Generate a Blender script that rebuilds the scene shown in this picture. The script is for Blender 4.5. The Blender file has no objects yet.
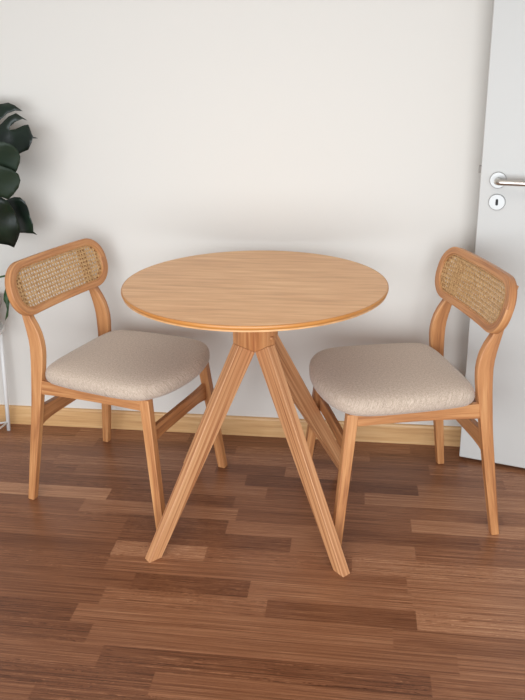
import bpy, bmesh, math, random
from math import sin, cos, radians, pi, sqrt
from mathutils import Vector, Matrix

S = bpy.context.scene
COL = S.collection
random.seed(7)

# ------------------------------------------------------------------ camera
F, CY, PITCH, YAW, ROLL, CH = 728.41, 295.22, 17.27, -7.5735, -0.738, 1.3749
y_, t_, r_ = radians(YAW), radians(PITCH), radians(ROLL)
Rz = Matrix(((cos(y_), -sin(y_), 0), (sin(y_), cos(y_), 0), (0, 0, 1)))
Rp = Matrix(((1, 0, 0), (0, cos(t_), -sin(t_)), (0, sin(t_), cos(t_))))
Rr = Matrix(((cos(r_), 0, sin(r_)), (0, 1, 0), (-sin(r_), 0, cos(r_))))
M = Rr @ Rp @ Rz                       # world -> (right, depth, up)
cd = bpy.data.cameras.new('camera')
cam = bpy.data.objects.new('camera', cd)
COL.objects.link(cam)
right, depth, up = M[0], M[1], M[2]
cam.matrix_world = Matrix(((right[0], up[0], -depth[0], 0), (right[1], up[1], -depth[1], 0),
                           (right[2], up[2], -depth[2], CH), (0, 0, 0, 1)))
cd.sensor_fit = 'VERTICAL'
cd.sensor_height = 36
cd.sensor_width = 27
cd.lens = F / 700 * 36
cd.shift_y = -(350 - CY) / 700
cd.clip_start = 0.05
S.camera = cam

# ------------------------------------------------------------------ world + light
w = bpy.data.worlds.new('daylight')
S.world = w
w.use_nodes = True
bg = w.node_tree.nodes['Background']
bg.inputs[0].default_value = (0.95, 0.965, 1.0, 1)
bg.inputs[1].default_value = 0.38

def area(name, loc, target, sx, sy, power, colour):
    l = bpy.data.lights.new(name, 'AREA')
    l.shape = 'RECTANGLE'
    l.size, l.size_y = sx, sy
    l.energy = power
    l.color = colour
    o = bpy.data.objects.new(name, l)
    o.location = loc
    o.rotation_euler = (Vector(target) - Vector(loc)).to_track_quat('-Z', 'Y').to_euler()
    COL.objects.link(o)
    return o

win = area('window_daylight', (-0.25, -1.3, 0.88), (-0.2, 2.5, 0.40), 4.2, 1.7, 96, (0.87, 0.935, 1.0))
win.data.spread = radians(150)
top = area('ceiling_bounce', (-0.25, 0.9, 2.44), (-0.25, 1.60, 0.0), 2.2, 0.9, 8, (1.0, 0.95, 0.89))
top.data.spread = radians(125)

vs = S.view_settings
vs.view_transform = 'Standard'
vs.look = 'None'
vs.gamma = 1
vs.use_curve_mapping = False
vs.exposure = 0.15

# ------------------------------------------------------------------ materials
def lin(c):
    c = c / 255
    return c / 12.92 if c <= 0.04045 else ((c + 0.055) / 1.055) ** 2.4
def rgb(r, g, b):
    return (lin(r), lin(g), lin(b), 1)

def new_mat(name):
    m = bpy.data.materials.new(name)
    m.use_nodes = True
    nt = m.node_tree
    return m, nt, nt.nodes['Principled BSDF']

def N(nt, kind, **kw):
    n = nt.nodes.new(kind)
    for k, v in kw.items():
        setattr(n, k, v)
    return n

def ramp(nt, fac, stops):
    n = N(nt, 'ShaderNodeValToRGB')
    el = n.color_ramp.elements
    el[0].position, el[0].color = stops[0]
    el[1].position, el[1].color = stops[-1]
    for p, c in stops[1:-1]:
        e = el.new(p)
        e.color = c
    nt.links.new(fac, n.inputs[0])
    return n

def math_node(nt, op, a, b=None):
    n = N(nt, 'ShaderNodeMath', operation=op)
    for i, v in enumerate((a, b)):
        if v is None:
            continue
        if isinstance(v, (int, float)):
            n.inputs[i].default_value = v
        else:
            nt.links.new(v, n.inputs[i])
    return n.outputs[0]

def wood(name, dark, mid, light, rough=0.42, along=2.2, across=55, bump=0.12, streak=0.5, coat=0.0):
    """Grain runs along V of the uv map (metres)."""
    m, nt, b = new_mat(name)
    L = nt.links.new
    uv = N(nt, 'ShaderNodeUVMap')
    oi = N(nt, 'ShaderNodeObjectInfo')
    comb = N(nt, 'ShaderNodeCombineXYZ')
    sep = N(nt, 'ShaderNodeSeparateXYZ')
    L(uv.outputs[0], sep.inputs[0])
    L(math_node(nt, 'MULTIPLY', sep.outputs[0], across), comb.inputs[0])
    L(math_node(nt, 'MULTIPLY', sep.outputs[1], along), comb.inputs[1])
    L(math_node(nt, 'MULTIPLY', oi.outputs['Random'], 37.0), comb.inputs[2])
    n1 = N(nt, 'ShaderNodeTexNoise')
    n1.inputs['Scale'].default_value = 1.0
    n1.inputs['Detail'].default_value = 4
    n1.inputs['Roughness'].default_value = 0.6
    n1.inputs['Distortion'].default_value = 0.25
    L(comb.outputs[0], n1.inputs['Vector'])
    v2 = N(nt, 'ShaderNodeVectorMath', operation='MULTIPLY')
    v2.inputs[1].default_value = (5.0, 3.0, 1.0)
    L(comb.outputs[0], v2.inputs[0])
    n2 = N(nt, 'ShaderNodeTexNoise')
    n2.inputs['Scale'].default_value = 1.0
    n2.inputs['Detail'].default_value = 2
    L(v2.outputs[0], n2.inputs['Vector'])
    mix = math_node(nt, 'ADD', math_node(nt, 'MULTIPLY', n1.outputs[0], 1 - streak * 0.5),
                    math_node(nt, 'MULTIPLY', n2.outputs[0], streak * 0.5))
    rp = ramp(nt, mix, [(0.30, dark), (0.5, mid), (0.70, light)])
    L(rp.outputs[0], b.inputs['Base Color'])
    b.inputs['Roughness'].default_value = rough
    b.inputs['Coat Weight'].default_value = coat
    b.inputs['Coat Roughness'].default_value = 0.3
    bp = N(nt, 'ShaderNodeBump')
    bp.inputs['Strength'].default_value = bump
    bp.inputs['Distance'].default_value = 0.001
    L(mix, bp.inputs['Height'])
    L(bp.outputs[0], b.inputs['Normal'])
    return m

M_CHAIR = wood('chair_wood', rgb(138, 84, 50), rgb(188, 129, 81), rgb(214, 160, 108), along=3, across=60)
M_LEG = wood('table_leg_wood', rgb(142, 86, 52), rgb(196, 139, 94), rgb(222, 174, 128), along=1.6, across=150, streak=0.3)
M_TOP = wood('table_top_wood', rgb(186, 132, 82), rgb(212, 159, 106), rgb(230, 184, 132), rough=0.36, along=3.5, across=42, bump=0.04)
M_EDGE = wood('table_edge_wood', rgb(172, 106, 48), rgb(190, 126, 62), rgb(202, 142, 78), rough=0.3, along=3, across=80)
M_BASE = wood('baseboard_wood', rgb(186, 138, 88), rgb(209, 165, 113), rgb(222, 184, 134), along=3, across=70)
M_PANEL = M_CHAIR

def plain(name, col, rough=0.5, metal=0.0, noise=None):
    m, nt, b = new_mat(name)
    b.inputs['Base Color'].default_value = col
    b.inputs['Roughness'].default_value = rough
    b.inputs['Metallic'].default_value = metal
    if noise:
        sc, strength = noise
        tc = N(nt, 'ShaderNodeTexCoord')
        n = N(nt, 'ShaderNodeTexNoise')
        n.inputs['Scale'].default_value = sc
        n.inputs['Detail'].default_value = 3
        nt.links.new(tc.outputs['Object'], n.inputs['Vector'])
        bp = N(nt, 'ShaderNodeBump')
        bp.inputs['Strength'].default_value = strength
        bp.inputs['Distance'].default_value = 0.002
        nt.links.new(n.outputs[0], bp.inputs['Height'])
        nt.links.new(bp.outputs[0], b.inputs['Normal'])
    return m

M_WALL = plain('wall_paint', rgb(216, 211, 203), 0.85, noise=(60, 0.08))
M_CEIL = plain('ceiling_paint', rgb(235, 234, 232), 0.9, noise=(60, 0.05))
M_DOOR = plain('door_paint', rgb(196, 194, 189), 0.45, noise=(25, 0.04))
M_STEEL = plain('brushed_steel', rgb(200, 194, 186), 0.28, 1.0, noise=(200, 0.02))
M_ROSE = plain('satin_rose_metal', rgb(176, 175, 172), 0.4, 0.5, noise=(200, 0.02))
M_LATCH = plain('latch_dark_steel', rgb(110, 104, 98), 0.45, 1.0, noise=(80, 0.02))
M_BLACK = plain('keyhole_dark', rgb(22, 20, 19), 0.6, noise=(50, 0.02))
M_STAND = plain('white_powder_coat', rgb(232, 231, 228), 0.4, noise=(90, 0.03))
M_POT = plain('taupe_ceramic', rgb(150, 138, 128), 0.55, noise=(40, 0.1))
M_SOIL = plain('potting_soil', rgb(52, 38, 28), 0.95, noise=(90, 0.9))
M_STEM = plain('green_stem', rgb(50, 78, 38), 0.5, noise=(60, 0.05))

def leaf_mat(name, a, b_, rough=0.33):
    m, nt, b = new_mat(name)
    tc = N(nt, 'ShaderNodeTexCoord')
    n = N(nt, 'ShaderNodeTexNoise')
    n.inputs['Scale'].default_value = 14
    n.inputs['Detail'].default_value = 3
    nt.links.new(tc.outputs['Object'], n.inputs['Vector'])
    r = ramp(nt, n.outputs[0], [(0.35, a), (0.7, b_)])
    nt.links.new(r.outputs[0], b.inputs['Base Color'])
    b.inputs['Roughness'].default_value = rough
    return m
M_LEAF = leaf_mat('monstera_leaf_dark', rgb(5, 18, 9), rgb(12, 34, 14), 0.42)
M_LEAF2 = leaf_mat('monstera_leaf_soft', rgb(19, 36, 20), rgb(27, 45, 25), 0.62)
M_LEAF3 = leaf_mat('monstera_leaf_green', rgb(30, 58, 26), rgb(60, 88, 36))

def fabric():
    m, nt, b = new_mat('heathered_beige_fabric')
    L = nt.links.new
    uv = N(nt, 'ShaderNodeUVMap')
    outs = []
    for sx, sy in ((1400, 300), (300, 1400), (160, 160)):
        v = N(nt, 'ShaderNodeVectorMath', operation='MULTIPLY')
        v.inputs[1].default_value = (sx, sy, 1)
        L(uv.outputs[0], v.inputs[0])
        n = N(nt, 'ShaderNodeTexNoise')
        n.inputs['Scale'].default_value = 1
        n.inputs['Detail'].default_value = 2
        L(v.outputs[0], n.inputs['Vector'])
        outs.append(n.outputs[0])
    s = math_node(nt, 'ADD', math_node(nt, 'ADD', math_node(nt, 'MULTIPLY', outs[0], 0.42),
                  math_node(nt, 'MULTIPLY', outs[1], 0.36)), math_node(nt, 'MULTIPLY', outs[2], 0.22))
    r = ramp(nt, s, [(0.34, rgb(146, 126, 109)), (0.5, rgb(188, 168, 149)), (0.66, rgb(220, 203, 185))])
    L(r.outputs[0], b.inputs['Base Color'])
    b.inputs['Roughness'].default_value = 0.95
    b.inputs['Sheen Weight'].default_value = 0.25
    bp = N(nt, 'ShaderNodeBump')
    bp.inputs['Strength'].default_value = 0.5
    bp.inputs['Distance'].default_value = 0.0012
    L(s, bp.inputs['Height'])
    L(bp.outputs[0], b.inputs['Normal'])
    return m
M_FABRIC = fabric()

def cane_mat(name, a, b_):
    m, nt, b = new_mat(name)
    tc = N(nt, 'ShaderNodeTexCoord')
    n = N(nt, 'ShaderNodeTexNoise')
    n.inputs['Scale'].default_value = 120
    nt.links.new(tc.outputs['Object'], n.inputs['Vector'])
    r = ramp(nt, n.outputs[0], [(0.35, a), (0.65, b_)])
    nt.links.new(r.outputs[0], b.inputs['Base Color'])
    b.inputs['Roughness'].default_value = 0.4
    return m
M_CANE = cane_mat('woven_cane', rgb(186, 140, 88), rgb(222, 182, 128))
M_SPLINE = cane_mat('cane_spline', rgb(176, 122, 70), rgb(200, 146, 92))

def floor_mat():
    m, nt, b = new_mat('oak_strip_floor')
    L = nt.links.new
    uv = N(nt, 'ShaderNodeUVMap')
    at = N(nt, 'ShaderNodeVertexColor')
    at.layer_name = 'strip'
    sepc = N(nt, 'ShaderNodeSeparateColor')
    L(at.outputs[0], sepc.inputs[0])
    tone, off, cath = sepc.outputs
    sep = N(nt, 'ShaderNodeSeparateXYZ')
    L(uv.outputs[0], sep.inputs[0])
    # wavy distortion -> cathedral grain on some strips
    c0 = N(nt, 'ShaderNodeCombineXYZ')
    L(math_node(nt, 'MULTIPLY', sep.outputs[0], 4.5), c0.inputs[0])
    L(math_node(nt, 'MULTIPLY', sep.outputs[1], 9.0), c0.inputs[1])
    L(math_node(nt, 'MULTIPLY', off, 91.0), c0.inputs[2])
    nz = N(nt, 'ShaderNodeTexNoise')
    nz.inputs['Scale'].default_value = 1
    nz.inputs['Detail'].default_value = 1.5
    L(c0.outputs[0], nz.inputs['Vector'])
    wob = math_node(nt, 'MULTIPLY', nz.outputs[0], math_node(nt, 'ADD', 0.03, math_node(nt, 'MULTIPLY', cath, 0.20)))
    yy = math_node(nt, 'ADD', sep.outputs[1], wob)
    c1 = N(nt, 'ShaderNodeCombineXYZ')
    L(math_node(nt, 'MULTIPLY', sep.outputs[0], 3.0), c1.inputs[0])
    L(math_node(nt, 'MULTIPLY', yy, 230.0), c1.inputs[1])
    L(math_node(nt, 'MULTIPLY', off, 57.0), c1.inputs[2])
    n1 = N(nt, 'ShaderNodeTexNoise')
    n1.inputs['Scale'].default_value = 1
    n1.inputs['Detail'].default_value = 3
    n1.inputs['Roughness'].default_value = 0.55
    L(c1.outputs[0], n1.inputs['Vector'])
    c2 = N(nt, 'ShaderNodeCombineXYZ')
    L(math_node(nt, 'MULTIPLY', sep.outputs[0], 14.0), c2.inputs[0])
    L(math_node(nt, 'MULTIPLY', yy, 700.0), c2.inputs[1])
    L(math_node(nt, 'MULTIPLY', off, 33.0), c2.inputs[2])
    n2 = N(nt, 'ShaderNodeTexNoise')
    n2.inputs['Scale'].default_value = 1
    n2.inputs['Detail'].default_value = 1
    L(c2.outputs[0], n2.inputs['Vector'])
    c3 = N(nt, 'ShaderNodeCombineXYZ')
    L(math_node(nt, 'MULTIPLY', sep.outputs[0], 1.5), c3.inputs[0])
    L(math_node(nt, 'MULTIPLY', sep.outputs[1], 22.0), c3.inputs[1])
    L(math_node(nt, 'MULTIPLY', off, 17.0), c3.inputs[2])
    n3 = N(nt, 'ShaderNodeTexNoise')
    n3.inputs['Scale'].default_value = 1
    n3.inputs['Detail'].default_value = 1
    L(c3.outputs[0], n3.inputs['Vector'])
    g = math_node(nt, 'ADD', math_node(nt, 'MULTIPLY', n1.outputs[0], 0.62), math_node(nt, 'MULTIPLY', n2.outputs[0], 0.26))
    g = math_node(nt, 'ADD', g, math_node(nt, 'MULTIPLY', n3.outputs[0], 0.26))
    g = math_node(nt, 'ADD', g, math_node(nt, 'MULTIPLY', math_node(nt, 'SUBTRACT', tone, 0.5), 0.27))
    g = math_node(nt, 'ADD', g, -0.075)
    r = ramp(nt, g, [(0.32, rgb(62, 32, 18)), (0.45, rgb(120, 74, 48)), (0.55, rgb(158, 107, 75)), (0.68, rgb(208, 160, 122))])
    L(r.outputs[0], b.inputs['Base Color'])
    b.inputs['Roughness'].default_value = 0.4
    b.inputs['IOR'].default_value = 1.42
    rr = math_node(nt, 'ADD', 0.22, math_node(nt, 'MULTIPLY', n1.outputs[0], 0.18))
    L(rr, b.inputs['Roughness'])
    bp = N(nt, 'ShaderNodeBump')
    bp.inputs['Strength'].default_value = 0.12
    bp.inputs['Distance'].default_value = 0.001
    L(n2.outputs[0], bp.inputs['Height'])
    L(bp.outputs[0], b.inputs['Normal'])
    return m
M_FLOOR = floor_mat()

# ------------------------------------------------------------------ mesh helpers
def link_mesh(name, verts, faces, mat, parent=None, uvs=None, smooth=False, bevel=0.0, seg=2, angle=35, mats=None, loc=None):
    me = bpy.data.meshes.new(name)
    me.from_pydata([tuple(v) for v in verts], [], faces)
    me.validate()
    uvl = me.uv_layers.new(name='UVMap')
    if uvs is not None:
        for p in me.polygons:
            for li, vi in zip(p.loop_indices, p.vertices):
                uvl.data[li].uv = uvs(p, vi) if callable(uvs) else uvs[vi]
    bm = bmesh.new()
    bm.from_mesh(me)
    bmesh.ops.recalc_face_normals(bm, faces=bm.faces)
    bm.to_mesh(me)
    bm.free()
    for m in (mats or [mat]):
        me.materials.append(m)
    o = bpy.data.objects.new(name, me)
    COL.objects.link(o)
    if parent:
        o.parent = parent
    if loc:
        o.location = loc
    if smooth:
        for p in me.polygons:
            p.use_smooth = True
    if bevel:
        md = o.modifiers.new('soft_edges', 'BEVEL')
        md.width = bevel
        md.segments = seg
        md.limit_method = 'ANGLE'
        md.angle_limit = radians(angle)
        for p in me.polygons:
            p.use_smooth = True
        md.harden_normals = True
    return o

def loft(name, rings, mat, parent=None, bevel=0.0025, caps=True, **kw):
    """rings: equal length closed rings of points; uv u round the ring, v along."""
    n = len(rings[0])
    verts = [Vector(p) for r in rings for p in r]
    faces = []
    for i in range(len(rings) - 1):
        for j in range(n):
            k = (j + 1) % n
            faces.append((i * n + j, i * n + k, (i + 1) * n + k, (i + 1) * n + j))
    if caps:
        faces.append(tuple(range(n))[::-1])
        faces.append(tuple((len(rings) - 1) * n + j for j in range(n)))
    cen = [sum((Vector(p) for p in r), Vector()) / n for r in rings]
    vl = [0.0]
    for a, b in zip(cen, cen[1:]):
        vl.append(vl[-1] + (b - a).length)
    per = [0.0]
    for j in range(n):
        per.append(per[-1] + (Vector(rings[0][(j + 1) % n]) - Vector(rings[0][j])).length)
    def uv(p, vi):
        i, j = divmod(vi, n)
        js = [v % n for v in p.vertices]
        u = per[j]
        if j == 0 and (n - 1) in js and len(p.vertices) == 4 and n > 2:
            u = per[n]
        if len(p.vertices) != 4 or len(set(v // n for v in p.vertices)) == 1:
            return (verts[vi].x * 1.0, vl[i] + verts[vi].y)
        return (u, vl[i])
    return link_mesh(name, verts, faces, mat, parent, uvs=uv, bevel=bevel, **kw)

def box(name, x0, x1, y0, y1, z0, z1, mat, parent=None, bevel=0.0, grain='x'):
    v = [(x0, y0, z0), (x1, y0, z0), (x1, y1, z0), (x0, y1, z0), (x0, y0, z1), (x1, y0, z1), (x1, y1, z1), (x0, y1, z1)]
    f = [(0, 3, 2, 1), (4, 5, 6, 7), (0, 1, 5, 4), (1, 2, 6, 5), (2, 3, 7, 6), (3, 0, 4, 7)]
    def uv(p, vi):
        q = v[vi]
        if grain == 'x':
            return (q[2] + q[1], q[0])
        return (q[0] + q[1], q[2])
    return link_mesh(name, v, f, mat, parent, uvs=uv, bevel=bevel)

def lathe(name, prof, mat, parent=None, seg=96, axis_loc=(0, 0, 0), closed=False, smooth_angle=None):
    verts, faces = [], []
    n = len(prof)
    for i in range(seg):
        a = 2 * pi * i / seg
        for r, z in prof:
            verts.append((r * cos(a) + axis_loc[0], r * sin(a) + axis_loc[1], z + axis_loc[2]))
    m = n if closed else n - 1
    for i in range(seg):
        k = (i + 1) % seg
        for j in range(m):
            q = (j + 1) % n
            faces.append((i * n + j, k * n + j, k * n + q, i * n + q))
    def uv(p, vi):
        i = vi // n
        js = [v // n for v in p.vertices]
        if i == 0 and max(js) > 1:
            i = seg
        return (prof[vi % n][1] + prof[vi % n][0], i / seg * 2 * pi * max(r for r, z in prof))
    o = link_mesh(name, verts, faces, mat, parent, uvs=uv, smooth=True)
    return o

def tube(name, pts, rad, mat, parent=None, n=12, smooth=True):
    pts = [Vector(p) for p in pts]
    rads = rad if isinstance(rad, (list, tuple)) else [rad] * len(pts)
    rings = []
    t = (pts[1] - pts[0]).normalized()
    ref = Vector((0, 0, 1)) if abs(t.z) < 0.9 else Vector((1, 0, 0))
    nx = t.cross(ref).normalized()
    for i, p in enumerate(pts):
        if i == 0:
            t = (pts[1] - pts[0]).normalized()
        elif i == len(pts) - 1:
            t = (pts[-1] - pts[-2]).normalized()
        else:
            t = ((pts[i + 1] - p).normalized() + (p - pts[i - 1]).normalized()).normalized()
        nx = (nx - t * nx.dot(t)).normalized()
        ny = t.cross(nx)
        rings.append([p + (nx * cos(2 * pi * k / n) + ny * sin(2 * pi * k / n)) * rads[i] for k in range(n)])
    return loft(name, rings, mat, parent, bevel=0, smooth=smooth)

def bez(p0, p1, p2, n=10):
    p0, p1, p2 = map(Vector, (p0, p1, p2))
    return [p0 * (1 - t) ** 2 + p1 * 2 * t * (1 - t) + p2 * t * t for t in [i / n for i in range(n + 1)]]

def interp(tab, x):
    """smooth monotone-ish interpolation through a table"""
    if x <= tab[0][0]:
        return tab[0][1]
    if x >= tab[-1][0]:
        return tab[-1][1]
    for i in range(len(tab) - 1):
        if tab[i][0] <= x <= tab[i + 1][0]:
            break
    x0, y0 = tab[i]
    x1, y1 = tab[i + 1]
    def slope(k):
        if k == 0:
            return (tab[1][1] - tab[0][1]) / (tab[1][0] - tab[0][0])
        if k == len(tab) - 1:
            return (tab[-1][1] - tab[-2][1]) / (tab[-1][0] - tab[-2][0])
        return (tab[k + 1][1] - tab[k - 1][1]) / (tab[k + 1][0] - tab[k - 1][0])
    h = x1 - x0
    t = (x - x0) / h
    m0, m1 = slope(i) * h, slope(i + 1) * h
    return (2 * t ** 3 - 3 * t ** 2 + 1) * y0 + (t ** 3 - 2 * t ** 2 + t) * m0 + (-2 * t ** 3 + 3 * t ** 2) * y1 + (t ** 3 - t ** 2) * m1

def empty(name, loc, rz=0):
    o = bpy.data.objects.new(name, None)
    o.empty_display_size = 0.1
    o.location = loc
    o.rotation_euler = (0, 0, rz)
    COL.objects.link(o)
    return o

def tag(o, label=None, cat=None, group=None, kind=None):
    for k, v in (('label', label), ('category', cat), ('group', group), ('kind', kind)):
        if v:
            o[k] = v
    return o

# ------------------------------------------------------------------ room
WY = 2.5487
XL, XR, YF, ZC = -2.35, 1.32, -1.6, 2.5

# floor: strips laid parallel to the wall, joints where the photograph shows them
SW, SY0 = 0.0692, 1.420
known = {  # row: [(x of joint, ...)], tones left to right
    -4: ([-0.5, 0.1], [0.2, 0.3, 0.4]),
    -3: ([-0.3], [0.25, 0.4]),
    -2: ([-0.45, 0.15], [0.22, 0.42, 0.35]),
    -1: ([-0.60, 0.20], [0.38, 0.24, 0.42]),
    0: ([-0.653, 0.27], [0.26, 0.44, 0.5]),
    1: ([-0.719, 0.118], [0.2, 0.50, 0.42]),
    2: ([-0.666, -0.213, 0.181], [0.36, 0.52, 0.30, 0.70]),
    3: ([-0.600, -0.269, 0.175], [0.38, 0.24, 0.58, 0.62]),
    4: ([-0.70, 0.165], [0.38, 0.5, 0.62]),
    5: ([-0.703, -0.42, 0.012], [0.3, 0.74, 0.5, 0.68]),
    6: ([-0.704, -0.172, 0.197], [0.45, 0.32, 0.60, 0.48]),
    7: ([-0.706, -0.380, -0.02], [0.42, 0.32, 0.62, 0.34]),
    8: ([-0.88, -0.359, 0.194], [0.4, 0.66, 0.42, 0.74]),
    9: ([-0.812, -0.38, 0.12], [0.84, 0.36, 0.5, 0.48]),
    10: ([-0.60, -0.28, 0.050], [0.36, 0.64, 0.42, 0.70]),
    11: ([-0.986, -0.362, 0.23], [0.42, 0.5, 0.26, 0.64]),
    12: ([-1.086, -0.48, -0.230, 0.007], [0.5, 0.60, 0.34, 0.66, 0.45]),
    13: ([-0.737, -0.18, 0.279], [0.45, 0.62, 0.38, 0.58]),
    14: ([-0.98, -0.43, 0.07, 0.42], [0.6, 0.42, 0.58, 0.4, 0.5]),
    15: ([-1.08, -0.63, -0.13, 0.22], [0.45, 0.62, 0.4, 0.58, 0.44]),
    16: ([-0.88, -0.28, 0.32], [0.5, 0.4, 0.55, 0.45]),
}
fv, ff, fu, fc = [], [], [], []
k0 = int(math.floor((YF - SY0) / SW))
k1 = int(math.ceil((WY - SY0) / SW))
rnd = random.Random(4)
for k in range(k0, k1):
    ya, yb = max(YF, SY0 + k * SW), min(WY, SY0 + (k + 1) * SW)
    if k in known:
        js, tn = list(known[k][0]), list(known[k][1])
    else:
        js, tn = [-0.7 + rnd.uniform(-0.3, 0.3), 0.1 + rnd.uniform(-0.3, 0.3)], [rnd.uniform(0.2, 0.7) for _ in range(3)]
    x = js[0] - rnd.uniform(0.4, 0.7)
    while x > XL + 0.1:
        js.insert(0, x)
        tn.insert(0, rnd.uniform(0.3, 0.6))
        x -= rnd.uniform(0.35, 0.7)
    x = js[-1] + rnd.uniform(0.35, 0.7)
    while x < XR - 0.1:
        js.append(x)
        tn.append(rnd.uniform(0.35, 0.65))
        x += rnd.uniform(0.35, 0.7)
    xs = [XL] + js + [XR]
    for i in range(len(xs) - 1):
        xa, xb = xs[i], xs[i + 1]
        b = len(fv)
        fv += [(xa, ya, 0), (xb, ya, 0), (xb, yb, 0), (xa, yb, 0)]
        ff.append((b, b + 1, b + 2, b + 3))
        c = (tn[i], rnd.random(), 1.0 if (tn[i] < 0.3 or rnd.random() < 0.35) else rnd.uniform(0, 0.4), 1)
        fc += [c] * 4
b = len(fv)   # body of the floor below the boards
fv += [(XL, YF, -0.05), (XR, YF, -0.05), (XR, WY, -0.05), (XL, WY, -0.05)]
ff.append((b + 3, b + 2, b + 1, b))
fc += [(0.5, 0.5, 0, 1)] * 4
me = bpy.data.meshes.new('floor')
me.from_pydata(fv, [], ff)
u = me.uv_layers.new(name='UVMap')
ca = me.color_attributes.new('strip', 'FLOAT_COLOR', 'CORNER')
for p in me.polygons:
    for li, vi in zip(p.loop_indices, p.vertices):
        u.data[li].uv = fv[vi][:2]
        ca.data[li].color = fc[vi]
me.materials.append(M_FLOOR)
floor = bpy.data.objects.new('floor', me)
COL.objects.link(floor)
tag(floor, kind='structure')

tag(box('wall_back', XL, XR, WY, WY + 0.1, 0, ZC, M_WALL), kind='structure')
tag(box('ceiling', XL, XR, YF, WY, ZC, ZC + 0.05, M_CEIL), kind='structure')

# baseboard with a small rounded top edge
def baseboard():
    h, t = 0.078, 0.013
    prof = [(0, 0), (t, 0), (t, h - 0.008), (t - 0.003, h - 0.002), (t - 0.007, h), (0, h)]
    rings = [[(x, WY - a, z) for a, z in prof] for x in (XL, -1.9, -0.95, 0.0, 0.75, XR)]
    return loft('baseboard_back', rings, M_BASE, bevel=0)
tag(baseboard(), kind='structure')

# ------------------------------------------------------------------ door
DA = radians(-15.63)
door = empty('door_1', (0.3932, 2.4389, 0), DA)
tag(door, kind='structure')
box('door_leaf', 0.0, 0.78, 0.0, 0.040, 0.012, 2.06, M_DOOR, door, bevel=0.003, grain='z')

def disc(name, cx, cz, r, y0, y1, mat, parent, seg=40, round_=0.002):
    """flat disc on the door face, pointing to -y"""
    prof = [(0.0001, y1), (r - round_, y1), (r, y1 + (0.002 if y1 < y0 else -0.002)), (r, y0)]
    verts, faces = [], []
    for i in range(seg):
        a = 2 * pi * i / seg
        for rr, yy in prof:
            verts.append((cx + rr * cos(a), yy, cz + rr * sin(a)))
    n = len(prof)
    for i in range(seg):
        k = (i + 1) % seg
        for j in range(n - 1):
            faces.append((i * n + j, k * n + j, k * n + j + 1, i * n + j + 1))
    return link_mesh(name, verts, faces, mat, parent, smooth=False, bevel=0)

rose = disc('handle_rose', 0.0565, 1.024, 0.0265, 0.0, -0.008, M_ROSE, door)
pts = [(0.0565, -0.006, 1.024), (0.0565, -0.030, 1.024)] + bez((0.0565, -0.040, 1.024), (0.0565, -0.052, 1.024), (0.072, -0.052, 1.024), 8) + [(0.12, -0.052, 1.024), (0.19, -0.052, 1.024)]
handle = tube('handle', pts, 0.0095, M_STEEL, door, n=20)
esc = disc('keyhole_cover', 0.0580, 0.953, 0.0265, 0.0, -0.007, M_ROSE, door)
kh = []
for i in range(24):
    a = 2 * pi * i / 24
    kh.append((0.058 + 0.0042 * cos(a), 0.953 + 0.0042 * sin(a) + (0.0065 if sin(a) > 0 else -0.0065)))
loft('keyhole', [[(x, yv, z) for x, z in kh] for yv in (-0.0075, -0.004)], M_BLACK, esc, bevel=0)
box('latch_bolt', -0.008, 0.0, 0.012, 0.026, 1.042, 1.066, M_LATCH, door, bevel=0.001)

# ------------------------------------------------------------------ table
TX, TY, TZ = -0.2933, 2.0406, 0.7761
table = empty('round_table', (TX, TY, 0))
tag(table, 'round oak-look dining table with four splayed legs between the two chairs', 'table')
R = 0.3892
# top: a disc of triangles/quads with rounded edge, planar uv so grain runs left to right
def table_top():
    seg = 128
    prof = [(0.0, TZ), (0.10, TZ), (0.2, TZ), (0.3, TZ), (R - 0.004, TZ), (R - 0.0035, TZ - 0.0008), (R - 0.0035, TZ - 0.0165), (0.3, TZ - 0.0165), (0.0, TZ - 0.0165)]
    verts, faces = [(0, 0, TZ), (0, 0, TZ - 0.0165)], []
    inner = prof[1:-1]
    n = len(inner)
    for i in range(seg):
        a = 2 * pi * i / seg
        for r, z in inner:
            verts.append((r * cos(a), r * sin(a), z))
    for i in range(seg):
        k = (i + 1) % seg
        for j in range(n - 1):
            faces.append((2 + i * n + j, 2 + k * n + j, 2 + k * n + j + 1, 2 + i * n + j + 1))
        faces.append((0, 2 + i * n, 2 + k * n))
        faces.append((1, 2 + k * n + n - 1, 2 + i * n + n - 1))
    o = link_mesh('table_top', verts, faces, M_TOP, table, uvs=lambda p, vi: (verts[vi][1] + verts[vi][2], verts[vi][0]))
    return o
table_top()
edge = lathe('edge_band', [(R - 0.0040, TZ + 0.0001), (R - 0.0012, TZ - 0.0006), (R - 0.0002, TZ - 0.003), (R, TZ - 0.006), (R - 0.001, TZ - 0.0095), (R - 0.005, TZ - 0.0135), (R - 0.012, TZ - 0.0175), (R - 0.022, TZ - 0.019), (R - 0.03, TZ - 0.0185), (R - 0.03, TZ - 0.0168), (R - 0.0040, TZ - 0.0160)], M_EDGE, table, seg=160, closed=True)
edge['label'] = 'golden rounded rim of the table top'

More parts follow.
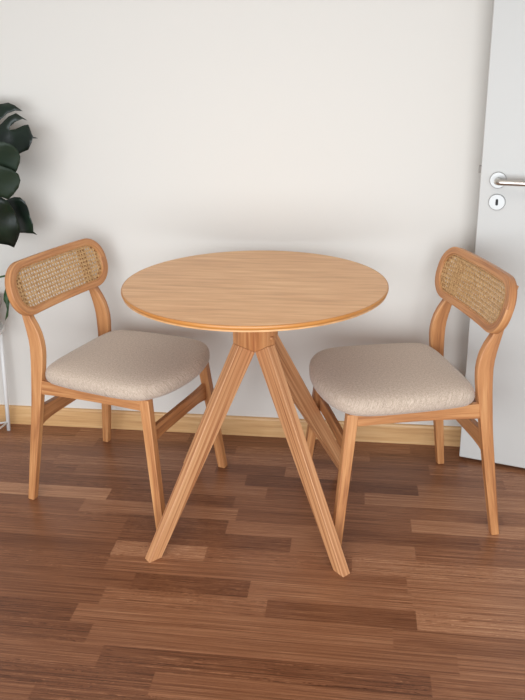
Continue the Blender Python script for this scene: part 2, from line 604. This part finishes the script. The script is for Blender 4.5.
HT = 0.0142
def radial_poly(name, poly, az, t, mat, parent, bevel=0.0018):
    """poly in (r,z), extruded +-t about the radial plane; first and last edges run along the member"""
    c, s = cos(az), sin(az)
    verts = []
    for side in (-t, t):
        for r, z in poly:
            verts.append((r * c - side * s, r * s + side * c, z))
    n = len(poly)
    faces = [tuple(range(n))[::-1], tuple(range(n, 2 * n))]
    for j in range(n):
        k = (j + 1) % n
        faces.append((j, k, n + k, n + j))
    # uv: along = distance along first edge direction
    d = (Vector(poly[1]) - Vector(poly[0])).normalized()
    nrm = Vector((-d.y, d.x))
    def uv(p, vi):
        side, j = divmod(vi, n)
        q = Vector(poly[j]) - Vector(poly[0])
        return (q.dot(nrm) + (0.3 + side * 0.0284 if len(p.vertices) == 4 and len(set(v // n for v in p.vertices)) == 2 else side * 0.11), q.dot(d))
    return link_mesh(name, verts, faces, mat, parent, uvs=uv, bevel=bevel)
for q in range(4):
    az = radians((45, 138, 225, 315)[q])
    radial_poly('leg', [(0.0745, 0.5965), (0.412, 0.0), (0.371, 0.0), (0.0138, 0.5605)], az, HT, M_LEG, table)
# hub: four upright arms that meet in a cross
def hub():
    verts, faces = [], []
    prof = [(HT, 0.5608), (0.0745, 0.5970), (0.0745, TZ - 0.0170), (HT, TZ - 0.0170)]
    for q in range(4):
        az = radians((45, 138, 225, 315)[q])
        c, s = cos(az), sin(az)
        b = len(verts)
        for side in (-HT, HT):
            for r, z in prof:
                verts.append((r * c - side * s, r * s + side * c, z))
        faces += [(b + 0, b + 1, b + 2, b + 3), (b + 7, b + 6, b + 5, b + 4), (b + 1, b + 5, b + 6, b + 2), (b, b + 4, b + 5, b + 1), (b + 3, b + 2, b + 6, b + 7)]
    bm = bmesh.new()
    vs_ = [bm.verts.new(v) for v in verts]
    for f in faces:
        bm.faces.new([vs_[i] for i in f])
    bmesh.ops.remove_doubles(bm, verts=bm.verts, dist=0.0005)
    bmesh.ops.holes_fill(bm, edges=[e for e in bm.edges if e.is_boundary], sides=8)
    me_ = bpy.data.meshes.new('t')
    bm.to_mesh(me_)
    v2 = [v.co.copy() for v in me_.vertices]
    f2 = [tuple(p.vertices) for p in me_.polygons]
    return link_mesh('hub', v2, f2, M_CHAIR, table, uvs=lambda p, vi: (v2[vi].x + v2[vi].y * 0.6 + 0.2, v2[vi].z), bevel=0.0012)  # same wood as the legs; the darker colour paints in shade under the top
hb = hub()
az = radians(-45)
ctr = Vector((0.0745 * cos(az), 0.0745 * sin(az), 0.620))
d = Vector((cos(az), sin(az), 0))
tt = Vector((-sin(az), cos(az), 0))
rings = []
for off, rr in ((-0.002, 0.0062), (0.0018, 0.0062), (0.0035, 0.0048), (0.0042, 0.0022)):
    rings.append([ctr + tt * 0.002 + d * off + (tt * cos(2 * pi * k / 20) + Vector((0, 0, 1)) * sin(2 * pi * k / 20)) * rr for k in range(20)])
loft('screw_cap', rings, M_CHAIR, hb, bevel=0, smooth=True)

# ------------------------------------------------------------------ chair
RL_F = [(0, -.2060), (.20, -.1765), (.34, -.1570), (.42, -.1470), (.48, -.1385), (.54, -.1355), (.595, -.1480), (.65, -.1795), (.70, -.1950), (.735, -.2045), (.80, -.2220)]
RL_B = [(0, -.2310), (.20, -.2090), (.34, -.1940), (.42, -.1885), (.50, -.1845), (.56, -.1865), (.65, -.2080), (.738, -.2310), (.80, -.2480)]
ZP = 0.7320
HV = 0.243
def panel_u(v, z):
    return -0.1890 + 0.014 * (v / 0.24) ** 2 - 0.27 * (z - 0.735)

def rounded_rect(hw, hh, r, n=14, flat=12):
    """points anticlockwise of a rounded rectangle in (v,z) about 0"""
    pts_ = []
    cs = [(hw - r, hh - r, 0), (-hw + r, hh - r, 90), (-hw + r, -hh + r, 180), (hw - r, -hh + r, 270)]
    for idx, (cx, cz, a0) in enumerate(cs):
        for i in range(n + 1):
            a = radians(a0 + 90 * i / n)
            pts_.append((cx + r * cos(a), cz + r * sin(a)))
        nx_, nz_, na = cs[(idx + 1) % 4]
        a = radians(na)
        e = (nx_ + r * cos(a), nz_ + r * sin(a))
        s0 = pts_[-1]
        m = flat if idx % 2 == 0 else 3
        for i in range(1, m):
            t = i / m
            pts_.append((s0[0] * (1 - t) + e[0] * t, s0[1] * (1 - t) + e[1] * t))
    return pts_

def panel_pt(v, zz, off):
    """point on the curved leaning panel; off = distance behind the front face"""
    z = ZP + zz * 0.965
    return Vector((panel_u(v, z) - off, v, z - off * 0.27))

def frame_mesh(parent):
    out = rounded_rect(HV, 0.0875, 0.081)
    inn = rounded_rect(0.2155, 0.0650, 0.058)
    n = len(out)
    loops = []
    for ring, off in ((out, 0.0), (out, 0.024), (inn, 0.024), (inn, 0.0)):
        loops.append([panel_pt(v, z, off) for v, z in ring])
    verts = [p for l in loops for p in l]
    faces = []
    for i in range(4):
        j = (i + 1) % 4
        for a in range(n):
            b_ = (a + 1) % n
            faces.append((i * n + a, i * n + b_, j * n + b_, j * n + a))
    per = [0]
    for a in range(n):
        per.append(per[-1] + sqrt((out[(a + 1) % n][0] - out[a][0]) ** 2 + (out[(a + 1) % n][1] - out[a][1]) ** 2))
    uo = [0, 0.025, 0.055, 0.08]
    def uv(p, vi):
        i, a = divmod(vi, n)
        aa = per[a]
        if a == 0 and (n - 1) in [v % n for v in p.vertices]:
            aa = per[n]
        ii = uo[i]
        if i == 0 and 3 in [v // n for v in p.vertices]:
            ii = 0.11
        return (ii, aa)
    return link_mesh('backrest_frame', verts, faces, M_PANEL, parent, uvs=uv, bevel=0.0035, seg=3)

def ring_tube(name, hw, hh, r, off, rad, mat, parent):
    ring = [panel_pt(v, z, off) for v, z in rounded_rect(hw, hh, r)]
    n, m = len(ring), 8
    verts, faces = [], []
    for i, p in enumerate(ring):
        t = (ring[(i + 1) % n] - ring[i - 1]).normalized()
        nx_ = Vector((1, 0, 0.27)).normalized()
        ny_ = t.cross(nx_)
        for k in range(m):
            a = 2 * pi * k / m
            verts.append(p + nx_ * cos(a) * rad * 0.7 + ny_ * sin(a) * rad)
    for i in range(n):
        for k in range(m):
            faces.append((i * m + k, ((i + 1) % n) * m + k, ((i + 1) % n) * m + (k + 1) % m, i * m + (k + 1) % m))
    return link_mesh(name, verts, faces, mat, parent, smooth=True)

def cane(parent, off, shift, name='woven_cane', wide=1.0):
    HWc, HHc, RC = 0.215, 0.0645, 0.058
    def inside(v, z):
        dx, dz = abs(v) - (HWc - RC), abs(z) - (HHc - RC)
        if dx <= 0 or dz <= 0:
            return abs(v) <= HWc and abs(z) <= HHc
        return dx * dx + dz * dz <= RC * RC
    verts, faces = [], []
    wd = 0.00095 * wide
    def strand(p0, p1, lift, step=0.012, w_=wd):
        (v0, z0), (v1, z1) = p0, p1
        L_ = sqrt((v1 - v0) ** 2 + (z1 - z0) ** 2)
        fine = [(v0 + (v1 - v0) * i / 200, z0 + (z1 - z0) * i / 200) for i in range(201)]
        ins = [i for i, q in enumerate(fine) if inside(*q)]
        if len(ins) < 2:
            return
        a, b_ = fine[ins[0]], fine[ins[-1]]
        L_ = sqrt((b_[0] - a[0]) ** 2 + (b_[1] - a[1]) ** 2)
        if L_ < 0.004:
            return
        m = max(1, int(L_ / step))
        dv, dz = (b_[0] - a[0]) / L_, (b_[1] - a[1]) / L_
        nv, nz_ = -dz, dv
        base = len(verts)
        for i in range(m + 1):
            v, z = a[0] + (b_[0] - a[0]) * i / m, a[1] + (b_[1] - a[1]) * i / m
            o_ = off + lift
            for sv, so in ((-w_, 0.0004), (-w_ * 0.6, 0), (w_ * 0.6, 0), (w_, 0.0004)):
                verts.append(panel_pt(v + nv * sv, z + nz_ * sv, o_ + so))
        for i in range(m):
            for j in range(4):
                k = (j + 1) % 4
                q = base + i * 4
                faces.append((q + j, q + k, q + 4 + k, q + 4 + j))
    P = 0.0134
    x = -0.22 + shift
    while x < 0.225:
        strand((x - 0.0012, -0.07), (x - 0.0012, 0.07), 0.0009)
        strand((x + 0.0012, -0.07), (x + 0.0012, 0.07), 0.0009)
        x += P
    z = -0.066 + shift
    while z < 0.07:
        strand((-0.22, z - 0.0012), (0.22, z - 0.0012), 0.0003)
        strand((-0.22, z + 0.0012), (0.22, z + 0.0012), 0.0003)
        z += P
    x = -0.22 + shift + P / 2 - 0.072 * 1
    while x < 0.36:
        strand((x, -0.066 + shift), (x + 0.142, 0.076 + shift), -0.0003, 0.01, 0.00075 * wide)
        x += P
    x = -0.22 + shift + P / 2 - 0.0 - P * 6
    while x < 0.40:
        strand((x, -0.066 + shift), (x - 0.142, 0.076 + shift), -0.0005, 0.01, 0.00075 * wide)
        x += P
    return link_mesh(name, verts, faces, M_CANE, parent)

def make_seat(parent):
    half = [(-.149, 0), (-.149, .06), (-.148, .11), (-.144, .15), (-.136, .180), (-.118, .200), (-.09, .209), (-.04, .215), (.02, .2190), (.09, .2210), (.15, .2210), (.20, .2160), (.236, .2045), (.264, .178), (.286, .138), (.299, .09), (.306, .045), (.308, 0)]
    full = half + [(u_, -v_) for u_, v_ in half[-2:0:-1]]
    n = len(full)
    # smooth resample (closed Catmull-Rom)
    out = []
    for i in range(n):
        p0, p1, p2, p3 = [Vector(full[(i + q) % n]) for q in (-1, 0, 1, 2)]
        for s_ in range(3):
            t = s_ / 3
            out.append(0.5 * ((2 * p1) + (p2 - p0) * t + (2 * p0 - 5 * p1 + 4 * p2 - p3) * t * t + (3 * p1 - p0 - 3 * p2 + p3) * t ** 3))
    n = len(out)
    cen = Vector((0.09, 0))
    layers = [(0.93, 0.4330), (0.965, 0.4330), (0.985, 0.4390), (0.996, 0.4445), (1.0, 0.4525), (0.999, 0.4610), (0.991, 0.4690), (0.973, 0.4760), (0.94, 0.4820), (0.87, 0.4880), (0.75, 0.4930), (0.56, 0.4965), (0.3, 0.4985), (0.1, 0.4990)]
    verts, faces = [], []
    for s_, z in layers:
        for p in out:
            q = cen + (p - cen) * s_
            verts.append((q.x, q.y, z))
    for i in range(len(layers) - 1):
        for j in range(n):
            k = (j + 1) % n
            faces.append((i * n + j, i * n + k, (i + 1) * n + k, (i + 1) * n + j))
    faces.append(tuple(range(n))[::-1])
    faces.append(tuple((len(layers) - 1) * n + j for j in range(n)))
    o = link_mesh('seat', verts, faces, M_FABRIC, parent, uvs=lambda p, vi: (verts[vi][0] + verts[vi][2] * 0.5, verts[vi][1] + verts[vi][2] * 0.5), smooth=True)
    o['label'] = 'padded seat in heathered beige fabric'
    return o

def make_chair():
    c = empty('dining_chair', (0, 0, 0))
    for s in (1, -1):
        rings = []
        for i in range(33):
            z = 0.783 * i / 32
            uf, ub = interp(RL_F, z), interp(RL_B, z)
            vo = interp([(0, .225), (.42, .1945), (.65, .1820), (.80, .1790)], z)
            vi_ = vo - 0.0225
            rings.append([(uf, s * vo, z), (uf, s * vi_, z), (ub, s * vi_, z), (ub, s * vo, z)])
        loft('leg', rings, M_CHAIR, c, bevel=0.003, seg=3, angle=50)
        rings = []
        for i in range(9):
            t = i / 8
            z = 0.4325 * t
            uf, ub = .2990 + (.2510 - .2990) * t, .2710 + (.2170 - .2710) * t
            vo = .2260 + (.1930 - .2260) * t
            vi_ = vo - 0.0265
            rings.append([(uf, s * vo, z), (uf, s * vi_, z), (ub, s * vi_, z), (ub, s * vo, z)])
        loft('leg', rings, M_CHAIR, c, bevel=0.003, seg=3, angle=50)
        rings = []
        for i in range(13):
            t = i / 12
            u0 = -.152 + (.222 + .152) * t
            zb = .3845 + .0095 * t + 0.004 * sin(pi * t)
            rings.append([(u0, s * .1925, zb), (u0, s * .1925, .4322), (u0, s * .1745, .4322), (u0, s * .1745, zb)])
        loft('side_rail', rings, M_CHAIR, c, bevel=0.002)
    # stretchers
    rings = []
    for i in range(17):
        t = i / 16 * 2 - 1
        v = t * 0.1755
        fl = 0.012 * abs(t) ** 6
        rings.append([(.2470, v, .284 - fl), (.2470, v, .331 + fl * .4), (.2320, v, .331 + fl * .4), (.2320, v, .284 - fl)])
    loft('stretcher', rings, M_CHAIR, c, bevel=0.002)
    rings = []
    for i in range(17):
        t = i / 16 * 2 - 1
        v = t * 0.1815
        fl = 0.010 * abs(t) ** 6
        rings.append([(-.1700, v, .279 - fl), (-.1700, v, .328 + fl), (-.1890, v, .328 + fl), (-.1890, v, .279 - fl)])
    loft('stretcher', rings, M_CHAIR, c, bevel=0.002)
    rings = [[(-.150, v, .392), (-.150, v, .4322), (-.172, v, .4322), (-.172, v, .392)] for v in (-.174, 0, .174)]
    loft('rear_rail', rings, M_CHAIR, c, bevel=0.002)
    make_seat(c)
    bk = frame_mesh(c)
    ring_tube('cane_spline', 0.2135, 0.0632, 0.056, 0.003, 0.0024, M_SPLINE, bk)
    w1 = cane(bk, 0.004, 0.0)
    w1['label'] = 'open woven cane panel, front layer'
    cane(bk, 0.0175, 0.0, wide=1.15)
    return c

def copy_tree(o, parent=None):
    k = o.copy()
    COL.objects.link(k)
    k.parent = parent
    for ch in list(o.children):
        copy_tree(ch, k)
    return k

chair = make_chair()
chair2 = copy_tree(chair)
chair.location = (-.7912, 2.1729, 0)
chair.rotation_euler.z = radians(-15.987)
chair2.location = (.1740, 2.142, 0)
chair2.rotation_euler.z = radians(196.5)
G = 'matching cane-back dining chairs at the round table'
tag(chair, 'oak cane-back chair with beige seat left of the table, beside the potted plant', 'chair', G)
tag(chair2, 'oak cane-back chair with beige seat right of the table, in front of the door', 'chair', G)

# ------------------------------------------------------------------ plant
PX, PY = -1.440, 2.39
stand = empty('plant_stand', (PX, PY, 0))
tag(stand, 'white metal plant stand with thin tube legs, at the left edge of the photo', 'plant stand')
LR = sqrt((-1.366 - PX) ** 2 + (2.482 - PY) ** 2)
a0 = math.atan2(2.482 - PY, -1.366 - PX)
for q in range(3):
    a = a0 + pi * 2 / 3 * q
    tube('leg', [(LR * cos(a), LR * sin(a), 0), (LR * 1.07 * cos(a), LR * 1.07 * sin(a), 0.20), (LR * 1.15 * cos(a), LR * 1.15 * sin(a), 0.45)], 0.0078, M_STAND, stand)
for q in range(3):
    a, b_ = a0 + pi * 2 / 3 * q, a0 + pi * 2 / 3 * (q + 1)
    tube('crossbar', [(LR * 1.01 * cos(a), LR * 1.01 * sin(a), 0.035), (LR * 1.01 * cos(b_), LR * 1.01 * sin(b_), 0.035)], 0.004, M_STAND, stand)
lathe('ring', [(LR * 1.15 - .005, .445), (LR * 1.15 + .005, .445), (LR * 1.15 + .005, .455), (LR * 1.15 - .005, .455)], M_STAND, stand, seg=48, closed=True)
lathe('tray', [(0.001, .449), (LR * 1.15, .449), (LR * 1.15, .4545), (0.001, .4545)], M_STAND, stand, seg=48)

plant = empty('potted_monstera', (PX, PY, 0.4555))
tag(plant, 'potted monstera with large dark green split leaves, at the left edge behind the chair', 'plant')
lathe('pot', [(0.001, 0), (0.10, 0), (0.112, 0.008), (0.144, 0.10), (0.144, 0.108), (0.136, 0.108), (0.118, 0.09), (0.10, 0.02), (0.001, 0.02)], M_POT, plant, seg=64)
lathe('soil', [(0.001, 0.094), (0.06, 0.096), (0.117, 0.088)], M_SOIL, plant, seg=40)

def px_to_world(px, py, y0, kx=0.0, kz=0.0, zr=1.0, xr=-1.1):
    d_ = M.transposed() @ Vector(((px - 262.5) / F, 1, -(py - CY) / F))
    # plane: y = y0 + kx*(x-xr) + kz*(z-zr)
    t = (y0 + kx * (-xr) + kz * (CH - zr)) / (d_.y - kx * d_.x - kz * d_.z)
    return Vector((0, 0, CH)) + d_ * t

def leaf(outline, y0, kx, kz, mat, stem_px, droop=0.02, stem_mid=None):
    P3 = [px_to_world(x, y, y0, kx, kz) - plant.location for x, y in outline]
    bm = bmesh.new()
    vs_ = [bm.verts.new(p) for p in P3]
    f = bm.faces.new(vs_)
    bmesh.ops.triangulate(bm, faces=[f], ngon_method='BEAUTY')
    for _ in range(3):
        long_ = [e for e in bm.edges if e.calc_length() > 0.02]
        if not long_:
            break
        bmesh.ops.subdivide_edges(bm, edges=long_, cuts=1)
        bmesh.ops.triangulate(bm, faces=[q for q in bm.faces if len(q.verts) > 3])
    cx = sum((v.co for v in bm.verts), Vector()) / len(bm.verts)
    base = px_to_world(*stem_px, y0, kx, kz) - plant.location
    tip = max(P3, key=lambda p: (p - base).length)
    ax = (tip - base).normalized()
    for v in bm.verts:
        r_ = v.co - base
        along = r_.dot(ax)
        side = (r_ - ax * along).length
        # folded about the midrib, edges bend away from it, small side veins
        v.co.y += droop * (side / 0.08) ** 1.4 - 0.004 * sin(along * 60) * min(1, side / 0.03) + 0.25 * droop * (along / 0.1) ** 2 * 0.3
    me_ = bpy.data.meshes.new('leaf')
    bm.to_mesh(me_)
    bm.free()
    me_.materials.append(mat)
    for p in me_.polygons:
        p.use_smooth = True
    o = bpy.data.objects.new('leaf', me_)
    COL.objects.link(o)
    o.parent = plant
    md = o.modifiers.new('thickness', 'SOLIDIFY')
    md.thickness = 0.0009
    root = Vector((random.uniform(-0.03, 0.03), random.uniform(-0.03, 0.03), 0.09))
    mid = stem_mid or Vector((root.x - 0.02, root.y, (root.z + base.z) * 0.6))
    tube('stem', bez(root, mid, base, 14), [0.0045] * 6 + [0.0036] * 9, M_STEM, o, n=10)
    return o

leafA = [(37.5, 138.5), (32, 138.6), (31, 143), (27.5, 150), (20, 153), (10, 158), (-5, 166), (-25, 168), (-42, 160), (-50, 145), (-48, 125), (-40, 112), (-31, 106), (-25, 114), (-20, 106), (-10, 100), (-4, 104.5), (1, 104), (7, 102.8), (13.5, 105.5), (20.5, 111.3), (14, 110.8), (7, 113.5), (1, 119), (-5, 125), (-3, 127), (2, 123), (8.5, 116.5), (15, 113.3), (20, 117), (26.5, 121), (21, 119.2), (14.5, 122), (9, 127.5), (9.5, 129.8), (15, 129.2), (23, 125.5), (27.5, 124.8), (29.5, 129), (31.5, 134.5), (32.5, 136.8)]
leafB1 = [(-34, 160), (-24, 147), (-8, 142), (2, 142), (9, 144.5), (15, 150), (18.3, 157), (18.6, 163), (16.5, 171), (10, 180), (-4, 184), (-20, 182), (-30, 174)]
leafB2 = [(-26, 178), (-16, 167), (-2, 165), (10, 169.5), (16.5, 174.5), (18.8, 181), (17.8, 188), (13.5, 194.5), (8.2, 199.5), (1, 197), (-8, 196), (-20, 190)]
leafC1 = [(2, 203), (8, 199), (14, 197), (19.5, 197.5), (24, 202), (27, 209), (29.5, 217), (33, 224), (33.3, 231.5), (37, 235), (33, 233.6), (24, 233), (18, 233.4), (10, 228), (4, 216)]
leafC2 = [(-30, 222), (-25, 204), (-12, 195), (0, 197), (7, 201), (12, 210), (17, 221), (20, 230), (17.5, 238), (13.7, 247.8), (8, 245.5), (0, 244.5), (-14, 243), (-26, 236)]
leafD = [(9, 274), (12, 282), (10.2, 292), (9.6, 299.5), (7.2, 304), (8.8, 310), (8.2, 316), (5, 321), (6.7, 315), (6.8, 309), (5.6, 304), (3.4, 300), (3.6, 294), (6, 286), (6.5, 278)]
leaf(leafA, 2.36, -0.15, 0.25, M_LEAF, (-26, 116), 0.012)
leaf(leafB1, 2.33, 0.1, -0.5, M_LEAF2, (-22, 150), 0.010)
leaf(leafB2, 2.30, 0.2, -0.4, M_LEAF2, (-18, 170), 0.010)
leaf(leafC1, 2.36, -0.3, -0.2, M_LEAF, (6, 201), 0.012)
leaf(leafC2, 2.33, 0.3, -0.3, M_LEAF, (-14, 200), 0.012)
leaf(leafD, 2.42, 0.2, 0.0, M_LEAF3, (10, 276), 0.004, stem_mid=Vector((0.13, 0.02, 0.22)))
